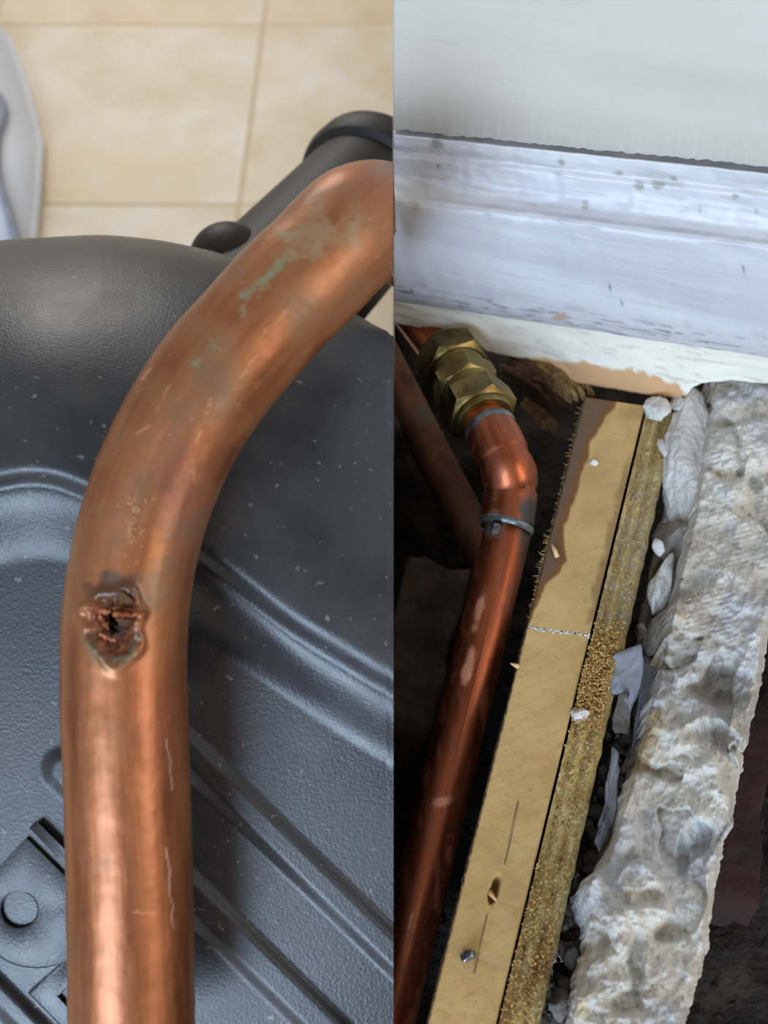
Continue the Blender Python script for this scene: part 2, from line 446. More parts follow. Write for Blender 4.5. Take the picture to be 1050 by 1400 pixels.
bmesh.ops.bisect_plane(bm, geom=g, dist=1e-7, plane_co=(0, 0, 0), plane_no=(1, 0, 0), clear_outer=True)
bpipe = empty('bent_copper_pipe', at(180, 1390, 0.349))
tag(bpipe, 'thick bent copper pipe with a jagged burst hole, leaning on the black tank', 'pipe')
wall = link('pipe_wall', bm, M['copper_l'])
SP_GREEN = [(348, 394, 22, 9, -0.75), (332, 424, 8, 16, 0.5), (378, 366, 22, 6, -0.75), (398, 317, 16, 7, -0.4), (293, 474, 9, 9, 0), (265, 494, 8, 6, 0)]
def stain_l(co):
    if (co-CAM).dot(FWD) > 0.36: return (0.3, 0.2, 0.1, 0)
    x, y = proj(co)
    wob = nz(co, 160, 2); wob2 = nz(co, 45, 4); fine = nz(co, 700, 6, 3)
    e = math.hypot((x-HX)/38, (y-HY-6)/50)
    c = (0.3, 0.15, 0.07); al = 0.0
    def over(col, aa):
        nonlocal c, al
        aa = max(0, min(1, aa))
        if aa <= 0: return
        na = al+aa*(1-al)
        c = tuple((c[i]*al*(1-aa)+col[i]*aa)/na for i in range(3)); al = na
    # brown tarnish over the bend, thinning to bare metal lower down
    over(S(150, 96, 52), (0.34+0.5*wob2)*sm(960, 820, y))
    over(S(120, 96, 70), max(0, 0.5*wob2+0.25*fine)*sm(900, 700, y))
    over(S(96, 66, 44), max(0, wob2-0.15)*0.5)
    # grey green bloom
    for gx, gy, rx, ry, an in SP_GREEN:
        dx, dy = x-gx, y-gy; ca, sa = math.cos(an), math.sin(an)
        q = math.hypot((dx*ca+dy*sa)/rx, (-dx*sa+dy*ca)/ry)
        over(S(122, 126, 98), (1-sm(0.2, 1.35, q+0.9*wob+1.2*fine))*0.75)
    q = math.hypot((x-432+0.4*(y-315))/62, (y-318)/34); over(S(150, 124, 92), (1-sm(0.2, 1.3, q+0.7*wob+0.3*fine))*0.8)
    # halo beside the burst
    q = math.hypot((x-215)/36, (y-800)/44); over(S(124, 92, 56), (1-sm(0.4, 1.15, q+0.5*wob))*0.65)
    q = math.hypot((x-158)/44, (y-806)/26); over(S(72, 44, 22), (1-sm(0.5, 1.2, q+0.5*wob))*0.9)
    # burst: dark crust inside, pale green rim below
    over(S(104, 52, 24), (1-sm(0.75, 1.1, e+0.3*fine))*0.6)
    over(S(34, 20, 11), (1-sm(0.2, 0.7, e+0.5*wob+0.4*fine))*0.9)
    if y > 862: over(S(112, 108, 78), math.exp(-((e-1.10+0.35*wob)/0.12)**2)*max(0, 0.55+0.9*wob+0.5*fine))
    if y > 862: over(S(58, 44, 30), math.exp(-((e-0.92+0.1*wob)/0.10)**2)*0.75)
    # fine scratches and pale specks, plus a soft violet-grey patch on the bend
    over(S(214, 160, 122), sm(0.75, 0.95, nz((co.x*1.0, co.y*0.25, co.z*0.25), 1500, 11, 2))*0.5)
    over(S(70, 60, 80), (1-sm(0.3, 1.2, math.hypot((x-250)/40, (y-690)/110)+0.5*wob))*0.25)
    for (a1, b1, w1, cc) in SCR:
        d = segd(x+5*noise.noise(Vector((y*0.05, 0.3, 0.7)))+1.2*noise.noise(Vector((y*0.3, 0.3, 0.7))), y, a1, b1)
        if d < w1+1.5: over(cc, (1-sm(w1*0.3, w1+0.8, d))*0.5)
    return (*c, al)
SCR = [((183, 1247), (212, 1249), 1.8, S(224, 160, 106)), ((228, 1160), (233, 1215), 1.6, S(240, 214, 196)), ((233, 1215), (238, 1268), 1.0, S(240, 214, 196)),
       ((228, 1010), (234, 1080), 1.2, S(226, 200, 210)), ((265, 608), (275, 590), 1.4, S(226, 150, 116)), ((188, 592), (204, 583), 2.0, S(214, 150, 112)),
       ((196, 520), (208, 503), 1.6, S(220, 180, 150)), ((280, 566), (288, 545), 1.0, S(216, 150, 110)), ((262, 660), (266, 630), 0.9, S(210, 160, 120)),
       ((330, 520), (352, 486), 0.9, S(214, 140, 96)), ((352, 470), (392, 422), 0.9, S(206, 136, 94)), ((212, 560), (240, 520), 0.8, S(210, 150, 110))]
paint(wall, stain_l); reparent(wall, bpipe)
md = wall.modifiers.new('wall_thickness', 'SOLIDIFY'); md.thickness = 0.0014; md.offset = -1
def front(x, y):                 # depth of the pipe's front near the burst
    return 0.3070+max(0, 1-math.sqrt(max(0, 1-((x-171)/84)**2)))*0.0212
def shard(name, pts, lift, mtl, seed, parent):
    """torn sliver of metal: pts = (x, y, half width) along it, standing proud of the pipe"""
    rnd = random.Random(seed); bm = bmesh.new(); rows = []
    for (x, y, wv), (x2, y2, w2) in zip(pts, pts[1:]):
        for k in range(4):
            t = k/4; xx = x+(x2-x)*t+rnd.uniform(-0.8, 0.8); yy = y+(y2-y)*t+rnd.uniform(-1.2, 1.2); ww = (wv+(w2-wv)*t)*rnd.uniform(0.6, 1.3)
            d = front(xx, yy); l = lift*rnd.uniform(0.5, 1.2)
            rows.append([at(xx, yy-ww, d+0.0012), at(xx+rnd.uniform(-1, 1), yy-ww*0.3, d-l), at(xx, yy+ww*0.7, d-l*0.5), at(xx+rnd.uniform(-1, 1), yy+ww*1.1, d+0.0014)])
    x, y, wv = pts[-1]; d = front(x, y)
    rows.append([at(x, y-0.4, d+0.0004), at(x, y-0.2, d), at(x, y+0.2, d), at(x, y+0.4, d+0.0004)])
    grid(bm, rows)
    o = link(name, bm, M[mtl], smooth=False); md = o.modifiers.new('solid', 'SOLIDIFY'); md.thickness = 0.0004
    reparent(o, parent); return o
shard('torn_edge', [(101, 826, 0.8), (112, 828, 2.4), (128, 831, 4.4), (142, 834, 3.6), (151, 836, 2)], 0.0026, 'copper_burr', 1, bpipe)
shard('torn_edge', [(154, 839, 3.2), (168, 840, 3.2), (184, 839, 2.6), (199, 837, 0.6)], 0.0024, 'copper_burr', 2, bpipe)
shard('torn_edge', [(136, 840, 5), (142, 850, 6), (148, 860, 2)], 0.0012, 'copper_burr', 3, bpipe)
shard('torn_edge', [(161, 846, 2), (170, 850, 5), (180, 848, 3)], 0.0004, 'crust', 4, bpipe)
shard('torn_edge', [(136, 866, 1.5), (148, 872, 3), (158, 876, 1)], 0.0004, 'copper_burr', 5, bpipe)
shard('torn_edge', [(150, 808, 4), (166, 812, 8), (184, 824, 3)], 0.0010, 'crust', 6, bpipe)
shard('torn_edge', [(118, 822, 2), (134, 814, 4), (150, 815, 2)], 0.0010, 'crust', 7, bpipe)
# granular crust round the tear
def crumb(bm, p, r, seed):
    rnd = random.Random(seed); q = bmesh.ops.create_icosphere(bm, subdivisions=1, radius=1)['verts']
    s = [rnd.uniform(0.6, 1.3) for _ in range(3)]; R_ = Matrix.Rotation(rnd.uniform(0, 6.3), 3, Vector((rnd.random(), rnd.random(), rnd.random())).normalized())
    for v in q:
        c = v.co*rnd.uniform(0.75, 1.15); v.co = p+R_ @ Vector((c.x*s[0], c.y*s[1], c.z*s[2]))*r
random.seed(8); bm = bmesh.new()
for k in range(150):
    if k % 3: x, y = random.gauss(170, 12), random.gauss(812, 9)
    else: x, y = random.gauss(150, 18), random.gauss(845, 18)
    crumb(bm, at(x, y, front(x, y)+random.uniform(0.0, 0.003)), random.uniform(0.0002, 0.0007), k)
o = link('crust', bm, M['crust'], smooth=False); o['kind'] = 'stuff'; reparent(o, bpipe)
# fluff of fine fibres caught above the hole
random.seed(5); bm = bmesh.new()
for k in range(90):
    x = random.gauss(0, 10); t = random.random()
    cx = 182-24*t+x*(0.5+0.5*(1-abs(2*t-1))); cy = 676+105*t+random.gauss(0, 6)
    base = 0.3070+max(0, 1-math.sqrt(max(0, 1-((cx-195)/85)**2)))*0.021
    r0 = random.uniform(1.5, 5); a0 = random.uniform(0, 6.28); sp = random.uniform(2, 5)*random.choice((-1, 1))
    P = [at(cx+r0*math.cos(a0+sp*s/5)+s*0.4, cy+r0*math.sin(a0+sp*s/5), base-0.0006*math.sin(s*0.6)-0.0002) for s in range(6)]
    sweep(bm, P, 0.00011, 4, cap=False)
o = link('fibre_fluff', bm, M['fibre']); o['kind'] = 'stuff'; reparent(o, bpipe)

# ================================================================== RIGHT PLACE
# --- painted wall, skirting and the board under it
WA = onz(538, 441, J); WB = onz(945, 532, J)
wd = (WB-WA); wd.z = 0; wd.normalize()
WN = Vector((wd.y, -wd.x, 0))     # horizontal, towards the camera side
if WN.y > 0: WN = -WN
def onw(px, py, off=0.0): return onplane(px, py, WA+WN*off, WN)
def wline(yl, yr, off):           # ends of a line on the wall seen at x=538 and x=1050, carried on past both
    a, b = onw(538, yl, off), onw(1050, yr, off)
    return a-(b-a)*0.25, b+(b-a)*0.45
def strip_mesh(rows, nlen, fn=None):
    pts = []
    for a, b in rows: pts.append([a+(b-a)*(k/nlen) for k in range(nlen+1)])
    return pts
# wall panel above the crack
crack_wob = lambda u: 0.0007*noise.noise(Vector((u*22, 3.3, 0)))+0.0008*noise.noise(Vector((u*70, 1.3, 0)))
a0, b0 = wline(180, 230.5, 0.0042); aT, bT = wline(-330, -320, 0.0036)
bm = bmesh.new()
US = [k/220 for k in range(221)]+[1+1.6*k/40 for k in range(1, 41)]      # past the picture's edge in coarser steps
low = [a0+(b0-a0)*u+Vector((0, 0, crack_wob(u*2))) for u in US]
top = [aT+(bT-aT)*u for u in US]
for q in top: q.z = H+0.25
rows = [[p-WN*0.02 for p in top], top]
for t in (0.3, 0.6, 0.8, 0.9, 0.96): rows.append([p*(1-t)+q*t for p, q in zip(top, low)])
rows.append([p+Vector((0, 0, 0.0012)) for p in low]); rows.append([p-WN*0.0012 for p in low]); rows.append([p-WN*0.04 for p in low]); rows[0] = [p-WN*0.04 for p in top]; rows.append([p.copy() for p in rows[0]])
grid(bm, rows); bmesh.ops.remove_doubles(bm, verts=bm.verts[:], dist=1e-6); bmesh.ops.recalc_face_normals(bm, faces=bm.faces[:])
cutx(bm, 1)
wallb = struct(link('wall_back', bm, M['paint']), 'flat white painted wall above the skirting')
# skirting profile: (left y, right y, offset from wall)
PROF = [(178, 231, -0.034), (180, 234, 0.001), (184, 237, 0.0045), (196, 250, 0.0050), (206, 262, 0.0042), (214, 270, 0.0062), (225, 284, 0.0066),
        (240, 300, 0.0080), (252, 316, 0.0105), (262, 328, 0.0145), (268, 334, 0.0175), (273, 340, 0.0190), (279, 346, 0.0196), (300, 370, 0.0196), (350, 424, 0.0198),
        (385, 462, 0.0198), (396, 474, 0.0190), (404, 482, 0.0168), (410, 488, 0.0140), (414, 491, 0.004)]
rows = []
for k, (yl, yr, off) in enumerate(PROF):
    a, b = wline(yl, yr, off); row = []
    for u in US:
        p = a+(b-a)*u
        wv = 0.0007*noise.noise(Vector((u*16, k*0.6, 2)))+(0.0001 if 11 < k < 16 else 0.0004)*noise.noise(Vector((u*60, k*1.7, 5)))
        if k >= 16: wv += 0.0005*noise.noise(Vector((u*90, k*2.0, 9)))
        row.append(p+WN*wv+Vector((0, 0, wv*0.8)))
    if k == 1: rows[0] = [p-WN*0.045 for p in row]
    rows.append(row)
# refine across
fine = []
for A_, B_ in zip(rows, rows[1:]):
    for s in range(4): fine.append([p*(1-s/4)+q*(s/4) for p, q in zip(A_, B_)])
fine.append(rows[-1]); fine.append([p-WN*0.049 for p in rows[-1]]); fine.append([p.copy() for p in rows[0]])
bm = bmesh.new(); grid(bm, fine); bmesh.ops.remove_doubles(bm, verts=bm.verts[:], dist=1e-6); bmesh.ops.recalc_face_normals(bm, faces=bm.faces[:])
for v in bm.verts: v.co += WN*0.0004*nz(v.co, 120, 3, 3)
cutx(bm, 1)
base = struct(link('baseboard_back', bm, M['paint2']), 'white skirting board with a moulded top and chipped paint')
CH = [(597, 198, 9, 12), (768, 222, 6, 5), (846, 236, 6, 4), (872, 254, 9, 8), (900, 253, 10, 7), (922, 244, 5, 4), (1005, 268, 5, 4), (1034, 288, 5, 4), (800, 280, 6, 8), (958, 285, 4, 7), (766, 433, 11, 6)]
DOT = [(600, 227), (541, 316), (544, 318), (661, 360), (796, 365), (836, 387), (834, 395), (1017, 364), (792, 345), (563, 398), (849, 416)]
def stain_base(co):
    x, y = proj(co); al = 0.0; c = (0.5, 0.5, 0.5)
    wob = nz(co, 300, 3, 3)
    yb = 404+(x-538)*0.155
    for gx, gy, rx, ry in CH:
        q = math.hypot((x-gx)/rx, (y-gy)/ry)
        if q < 1.6:
            aa = 1-sm(0.6, 1.15, q+0.5*wob)
            if aa > al: al = aa*0.8; c = S(150, 148, 142) if gy < 430 else S(196, 160, 130)
    for gx, gy in DOT:
        q = math.hypot(x-gx, y-gy)
        if q < 3.5: al = max(al, 0.8*(1-sm(1.5, 3.5, q))); c = S(70, 70, 74)
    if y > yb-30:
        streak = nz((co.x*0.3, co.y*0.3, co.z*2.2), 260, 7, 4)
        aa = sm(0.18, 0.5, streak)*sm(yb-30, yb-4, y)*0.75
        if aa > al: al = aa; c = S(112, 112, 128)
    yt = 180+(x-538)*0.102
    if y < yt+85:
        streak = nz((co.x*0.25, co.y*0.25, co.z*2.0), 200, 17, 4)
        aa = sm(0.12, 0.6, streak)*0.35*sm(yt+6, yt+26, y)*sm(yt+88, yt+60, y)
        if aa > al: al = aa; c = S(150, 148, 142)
    return (*c, al)
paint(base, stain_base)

# white board below the skirting, its lower edge hacked away
BOT = [(380, 430), (538, 441), (575, 449), (600, 453), (640, 465), (655, 472), (664, 481), (700, 488), (752, 497), (772, 508), (782, 522), (800, 526), (845, 533), (890, 541), (935, 546), (946, 530), (960, 524), (1000, 520), (1100, 530), (1250, 545)]
RAW = [(380, 600), (690, 600), (720, 486), (760, 490), (800, 496), (850, 504), (880, 508), (905, 520), (925, 524), (938, 540), (945, 600), (1250, 600)]
OFB = 0.011
bm = bmesh.new(); cols_ = []
xs = list(range(420, 1250, 4))+list(range(1260, 2000, 20))
for x in xs:
    yt = 400+(x-538)*0.156; yb = interp(BOT, x)+2.2*noise.noise(Vector((x*0.09, 0, 1)))
    col = [onw(x, yt, OFB-0.03), onw(x, yt, OFB)]
    for k in range(1, 31): col.append(onw(x, yt+(yb-yt)*k/30, OFB+0.0006*noise.noise(Vector((x*0.02, k*0.15, 4)))))
    e = onw(x, yb, OFB); col.append(e-WN*0.014+Vector((0, 0, 0.0005))); col.append(e-WN*0.03+Vector((0, 0, 0.0005))); col.append(col[0].copy())
    cols_.append(col)
grid(bm, cols_); bmesh.ops.remove_doubles(bm, verts=bm.verts[:], dist=1e-6); bmesh.ops.recalc_face_normals(bm, faces=bm.faces[:])
cutx(bm, 1)
tr = struct(link('trim_1', bm, M['trimpaint']), 'white painted board with hacked lower edge showing raw wood')
def stain_trim(co):
    x, y = proj(co)
    r = interp(RAW, x)+5*nz(co, 150, 2, 3)
    yt = 400+(x-538)*0.156
    a1 = sm(r-2, r+3, y)*0.95
    c = S(206, 160, 112)
    if a1 < 0.3:
        st = nz((co.x*0.3, co.y*0.3, co.z*2.5), 220, 5, 4)
        a2 = sm(0.3, 0.6, st)*0.45
        if a2 > a1: return (*S(176, 170, 158), a2)
    return (*c, a1)
paint(tr, stain_trim)

# --- dark earth under the floor
bm = bmesh.new(); pts = []
for i in range(91):
    row = []
    for j in range(81):
        x = 0.0+0.55*i/90; y = -0.15+0.65*j/80
        z = J-0.125+0.020*nz((x, y, 0), 14, 1)+0.006*nz((x, y, 0), 90, 2)
        row.append(Vector((x, y, z)))
    pts.append(row)
V = grid(bm, pts)
bnd = [V[i][0] for i in range(91)]+[V[90][j] for j in range(1, 81)]+[V[i][80] for i in range(89, -1, -1)]+[V[0][j] for j in range(79, 0, -1)]
lowv = [bm.verts.new((v.co.x, v.co.y, 0.0)) for v in bnd]
for i in range(len(bnd)):
    k = (i+1) % len(bnd); bm.faces.new((bnd[i], bnd[k], lowv[k], lowv[i]))
bmesh.ops.recalc_face_normals(bm, faces=bm.faces[:])
struct(link('ground', bm, M['soil']), 'dark earth and rubble under the opened floor')

def rock_bm(r, seed, flat=(1, 1, 1), sub=3, amp=0.35, cuts=8):
    bm = bmesh.new(); bmesh.ops.create_icosphere(bm, subdivisions=sub, radius=1)
    rnd = random.Random(seed); pl = []
    for k in range(cuts):
        d = Vector((rnd.gauss(0, 1), rnd.gauss(0, 1), rnd.gauss(0, 1))).normalized(); pl.append((d, rnd.uniform(0.42, 0.8)))
    for v in bm.verts:
        p = v.co.copy()
        for d, h in pl:
            s = p.dot(d)
            if s > h: p -= d*(s-h)*0.92
        p *= 1+amp*0.35*nz(p, 1.6, seed, 3)
        p += p.normalized()*(0.06*nz(p, 5, seed+3, 4)+0.03*nz(p, 14, seed+5, 3))
        v.co = Vector((p.x*flat[0], p.y*flat[1], p.z*flat[2]))*r
    return bm
def rock(name, px, py, z, rx, ry, rz, seed, m, rot=0.0, sub=4, amp=0.35, tilt=0.0):
    """rx, ry half extents in picture pixels on the level z"""
    c = onz(px, py, z); d = (c-CAM).dot(FWD)
    bm = rock_bm(1.0, seed, (1, 1, 1), sub, amp)
    sx = rx/F*d*1.12; sy = ry/F*d/0.86*1.12
    mt = Matrix.Rotation(math.radians(rot), 4, 'Z') @ Matrix.Rotation(math.radians(tilt), 4, 'X') @ Matrix.Diagonal((sx, sy, rz, 1))
    bmesh.ops.transform(bm, matrix=mt, verts=bm.verts)
    o = link(name, bm, m); o.location = c; return o

# debris in the pit, too many to count
random.seed(21); bm = bmesh.new()
def crumb(bm, p, r, seed):
    rnd = random.Random(seed); q = bmesh.ops.create_icosphere(bm, subdivisions=1, radius=1)['verts']
    s = [rnd.uniform(0.6, 1.3) for _ in range(3)]; R_ = Matrix.Rotation(rnd.uniform(0, 6.3), 3, Vector((rnd.random(), rnd.random(), rnd.random())).normalized())
    for v in q:
        c = v.co*rnd.uniform(0.75, 1.15); v.co = p+R_ @ Vector((c.x*s[0], c.y*s[1], c.z*s[2]))*r
for k in range(900):
    x = random.uniform(0.004, 0.40); y = random.uniform(-0.1, 0.36)
    z = J-0.125+0.020*nz((x, y, 0), 14, 1)
    crumb(bm, Vector((x, y, z)), random.choice((0.0012, 0.002, 0.003, 0.0045)), k)
o = link('soil_crumbs', bm, M['soil'], smooth=False); o['kind'] = 'stuff'
tag(o, 'dark crumbs of earth scattered over the pit floor', 'soil')
bm = bmesh.new()
for k in range(260):                 # gravel in the slot between timber and concrete
    t = random.random(); y = 980+420*t; xa = 738+(1400-y)*0.2253+4; xb = interp([(900, 896), (1000, 880), (1110, 845), (1200, 815), (1300, 806), (1400, 776)], y)
    crumb(bm, onz(random.uniform(xa, xb), y, J-random.uniform(0.028, 0.05)), random.choice((0.0015, 0.0025, 0.004)), 1000+k)
o = link('gravel', bm, M['gravel'], smooth=False); o['kind'] = 'stuff'
tag(o, 'grey gravel filling the slot between timber and concrete', 'gravel')

# --- the sawn timber: two lengths meeting at a saw cut
def lerp2(a, b, t): return (a[0]+(b[0]-a[0])*t, a[1]+(b[1]-a[1])*t)
LTOP, LBOT = (800, 541), (585, 1400); RTOP, RBOT = (881, 557), (678, 1400); QTOP, QBOT = (926, 566), (738, 1400)
def edge_at(T, B, y): return T[0]+(B[0]-T[0])*(y-T[1])/(B[1]-T[1])
def beam(name, y0, y1, mtl, depth=0.06, skew=0.0):
    """box beam between the timber's two edges, finely gridded on top"""
    bm = bmesh.new(); nx = 40; ny = int((y1-y0)/3); top = []
    for j in range(ny+1):
        y = y0+(y1-y0)*j/ny
        row = []
        for i in range(nx+1):
            t = i/nx; yy = y+skew*t
            x = edge_at(LTOP, LBOT, yy)*(1-t)+edge_at(RTOP, RBOT, yy)*t
            if i == 0: x += 1.6*noise.noise(Vector((yy*0.12, 1, seed_b)))+0.8*noise.noise(Vector((yy*0.5, 2, seed_b)))
            z = J+0.0002*nz((x*0.01, yy*0.01, 0), 5, 2)
            if 0 < i < nx: pass
            else: z -= 0.0008
            if name == 'timber_offcut': z += 0.0010
            row.append(onz(x, yy, z))
        top.append(row)
    V = grid(bm, top)
    loop = [V[0][i] for i in range(nx+1)]+[V[j][nx] for j in range(1, ny+1)]+[V[ny][i] for i in range(nx-1, -1, -1)]+[V[j][0] for j in range(ny-1, 0, -1)]
    prev = loop
    for s in range(1, 7):
        cur = []
        for v, l in zip(prev, loop):
            cur.append(bm.verts.new(l.co-Vector((0, 0, depth*s/6))+Vector((-0.0012*abs(nz(l.co, 90, s)), 0, 0))))
        for i in range(len(loop)):
            k = (i+1) % len(loop)
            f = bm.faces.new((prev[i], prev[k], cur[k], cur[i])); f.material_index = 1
        prev = cur
    f = bm.faces.new(prev[::-1]); f.material_index = 1
    bmesh.ops.recalc_face_normals(bm, faces=bm.faces[:])
    cutx(bm, 1)
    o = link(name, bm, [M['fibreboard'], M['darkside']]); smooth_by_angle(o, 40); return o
STAINW = [(541, 46), (560, 44), (572, 34), (600, 26), (640, 22), (690, 20), (720, 18), (745, 22), (765, 32), (782, 26), (800, 12), (830, 6), (850, 2), (900, -20)]
def stain_timber(co):
    x, y = proj(co); wob = nz(co, 130, 2, 4); fine = nz(co, 900, 3, 2)
    xl = edge_at(LTOP, LBOT, y); xr = edge_at(RTOP, RBOT, y); u = (x-xl)
    wdt = interp(STAINW, y); al = 0; c = S(92, 66, 44)
    if y < 852:
        q = u-wdt-3*wob
        al = 1-sm(-2, 2, q)
        if -9 < q < 2: c = S(120, 78, 40)
        else: c = S(104+int(26*max(0, fine)), 84, 64)
        e = (1-sm(4, 16, math.hypot((x-870)/2.6, (y-565))))*0.45      # browner mark at the far end
        if e > al: al = e; c = S(140, 106, 76)
        r = xr-x
        e = sm(8+7*wob, 0+7*wob, r-4)*sm(600, 660, y)*0.6
        if e > al: al = e; c = S(122, 92, 52)
    else:
        sw = math.sin((x*0.45+y*0.9)*0.35+1.5*wob)
        e = sm(0.75, 1.0, sw)*0.14
        if e > al: al = e; c = S(150, 116, 70)
        d = segd(x, y, (709, 1095), (690, 1180)); e = (1-sm(0.4, 1.9, d+0.5*wob))*0.9
        d2 = segd(x, y, (666, 1250), (648, 1330)); e = max(e, (1-sm(0.4, 1.9, d2+0.5*wob))*0.85)
        if e > al: al = e; c = S(54, 36, 18)
    return (*c, al)
seed_b = 1.0
near = beam('sawn_timber', 858, 1460, None, skew=12)
tag(near, 'long tan sawn timber running down from the saw cut, with a knot hole', 'timber')
# knot hole cut into it
bm = bmesh.new(); bm.from_mesh(near.data)
for v in bm.verts:
    x, y = proj(v.co)
    if v.co.z > J-0.004:
        q = math.hypot((x-676-(-0.28)*(y-1216))/(7+2*noise.noise(v.co*400)), (y-1216)/21)
        v.co.z -= 0.010*(1-sm(0.55, 1.05, q))
bm.to_mesh(near.data); bm.free()
paint(near, stain_timber)
seed_b = 5.0
far = beam('timber_offcut', 543, 855.5, None, skew=12)
tag(far, 'short tan timber length above the saw cut with dark stained left edge', 'timber')
paint(far, stain_timber)
# torn splinters along the edge of the upper length
random.seed(3); bm = bmesh.new()
for k in range(230):
    y = random.uniform(545, 850); x = edge_at(LTOP, LBOT, y)
    if random.random() < 0.3: y = random.gauss(760, 14); x = edge_at(LTOP, LBOT, y)
    p = onz(x+1, y, J-random.uniform(0, 0.006)); L_ = random.uniform(0.0006, 0.002)*(1 if random.random() < 0.85 else 2)
    e = p+Vector((-1, random.uniform(-0.6, 0.6), random.uniform(-0.2, 0.7)))*L_
    sweep(bm, [p, (p+e)/2+Vector((0, random.uniform(-1, 1)*L_*0.2, 0)), e], lambda i: (0.00022, 0.00016, 0.00006)[i], 4)
o = link('splinters', bm, M['sawdust']); o['kind'] = 'stuff'; reparent(o, far)
def splinter(px0, py0, px1, py1, z, r, name='wood_splinter'):
    bm = bmesh.new(); a, b = onz(px0, py0, z), onz(px1, py1, z+0.002)
    P = [a, a*0.6+b*0.4+Vector((0, 0, 0.0006)), b]
    sweep(bm, P, lambda i: (r*1.1, r, r*0.35)[i], 6); return link(name, bm, M['rawwood'])
tag(splinter(762, 762, 754, 744, J+0.001, 0.0011), 'torn tuft of pale wood on the dark stained edge', 'splinter')
tag(splinter(712, 914, 698, 907, J-0.0016, 0.0011), 'pale splinter sticking out of the timber edge beside the pipe', 'splinter')
tag(splinter(667, 1218, 679, 1232, J-0.002, 0.0010), 'pale splinter lodged in the knot hole', 'splinter')
random.seed(14); bm = bmesh.new()
for k in range(110):
    t = random.random(); yy = 857+12*t+random.gauss(0, 1.3); x = edge_at(LTOP, LBOT, yy)*(1-t)+edge_at(RTOP, RBOT, yy)*t
    crumb(bm, onz(x, yy, J+0.0004), random.uniform(0.0003, 0.0007), 5000+k)
o = link('saw_dust_line', bm, M['plaster'], smooth=False); o['kind'] = 'stuff'
tag(o, 'pale dust lying along the saw cut in the timber', 'dust')
# screw in the timber
o = rock('screw_head', 640, 1307, J+0.0022, 10, 8, 0.0028, 4, M['steel'], 0, 3, 0.5)
tag(o, 'small pale metal screw head standing proud of the timber', 'screw')

# rough painted board edge beside it
bm = bmesh.new(); top = []
ny = 300; nx = 30
for j in range(ny+1):
    y = 562+(1460-562)*j/ny; row = []
    for i in range(nx+1):
        t = i/nx
        x = (edge_at(RTOP, RBOT, y)+4.0)*(1-t)+(edge_at(QTOP, QBOT, y)+2.5*noise.noise(Vector((y*0.05, 4, 0))))*t
        g = 0.0030*(0.5+0.5*math.cos(t*math.pi*2*2.5+0.3))**0.7+0.0010*noise.noise(Vector((t*6, y*0.02, 1)))
        z = J-0.0045+g+0.0014*noise.noise(Vector((x*0.35, y*0.35, 2)))+0.0007*noise.noise(Vector((x*0.9, y*0.9, 2)))
        if i == nx: z -= 0.002
        row.append(onz(x, y, z))
    top.append(row)
V = grid(bm, top)
loop = [V[0][i] for i in range(nx+1)]+[V[j][nx] for j in range(1, ny+1)]+[V[ny][i] for i in range(nx-1, -1, -1)]+[V[j][0] for j in range(ny-1, 0, -1)]
lo = [bm.verts.new(v.co-Vector((0, 0, 0.05))) for v in loop]
for i in range(len(loop)):
    k = (i+1) % len(loop); bm.faces.new((loop[i], loop[k], lo[k], lo[i])).material_index = 1
bm.faces.new(lo[::-1])
bmesh.ops.recalc_face_normals(bm, faces=bm.faces[:])
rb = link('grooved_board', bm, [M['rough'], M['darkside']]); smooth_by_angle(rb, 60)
tag(rb, 'grooved rough board edge with crusted paint beside the tan timber', 'board')
def stain_rough(co):
    x, y = proj(co); t = (x-edge_at(RTOP, RBOT, y))/(edge_at(QTOP, QBOT, y)-edge_at(RTOP, RBOT, y))
    wob = nz(co, 120, 2, 4); fine = nz(co, 900, 3, 3)
    e = sm(0.0, 0.5, wob+0.3)*sm(905, 850, y)*sm(600, 720, y)*0.6
    if e > 0.1 and fine > -0.1: return (*S(190, 184, 168), e)
    if 0.32 < t < 0.55: return (*S(206, 180, 122), 0.6*(1-abs(t-0.43)/0.12)*sm(-0.5, 0.1, fine))
    if y > 1250: return (*S(150, 96, 40), sm(0.0, 0.4, wob)*0.6)
    return (*S(140, 108, 58), sm(0.1, 0.5, wob)*0.3)
paint(rb, stain_rough)
# crumbs of sawdust on it
random.seed(9); bm = bmesh.new()
for k in range(2400):
    y = random.gauss(925, 36); 
    if k % 6 == 0: y = random.uniform(1180, 1400)
    t = random.uniform(0.05, 0.85); x = edge_at(RTOP, RBOT, y)*(1-t)+edge_at(QTOP, QBOT, y)*t
    crumb(bm, onz(x, y, J-0.001+random.uniform(0, 0.002)), random.uniform(0.0002, 0.0006), 3000+k)
o = link('sawdust', bm, M['sawdust'], smooth=False); o['kind'] = 'stuff'
tag(o, 'golden sawdust crumbs heaped on the grooved board', 'sawdust')

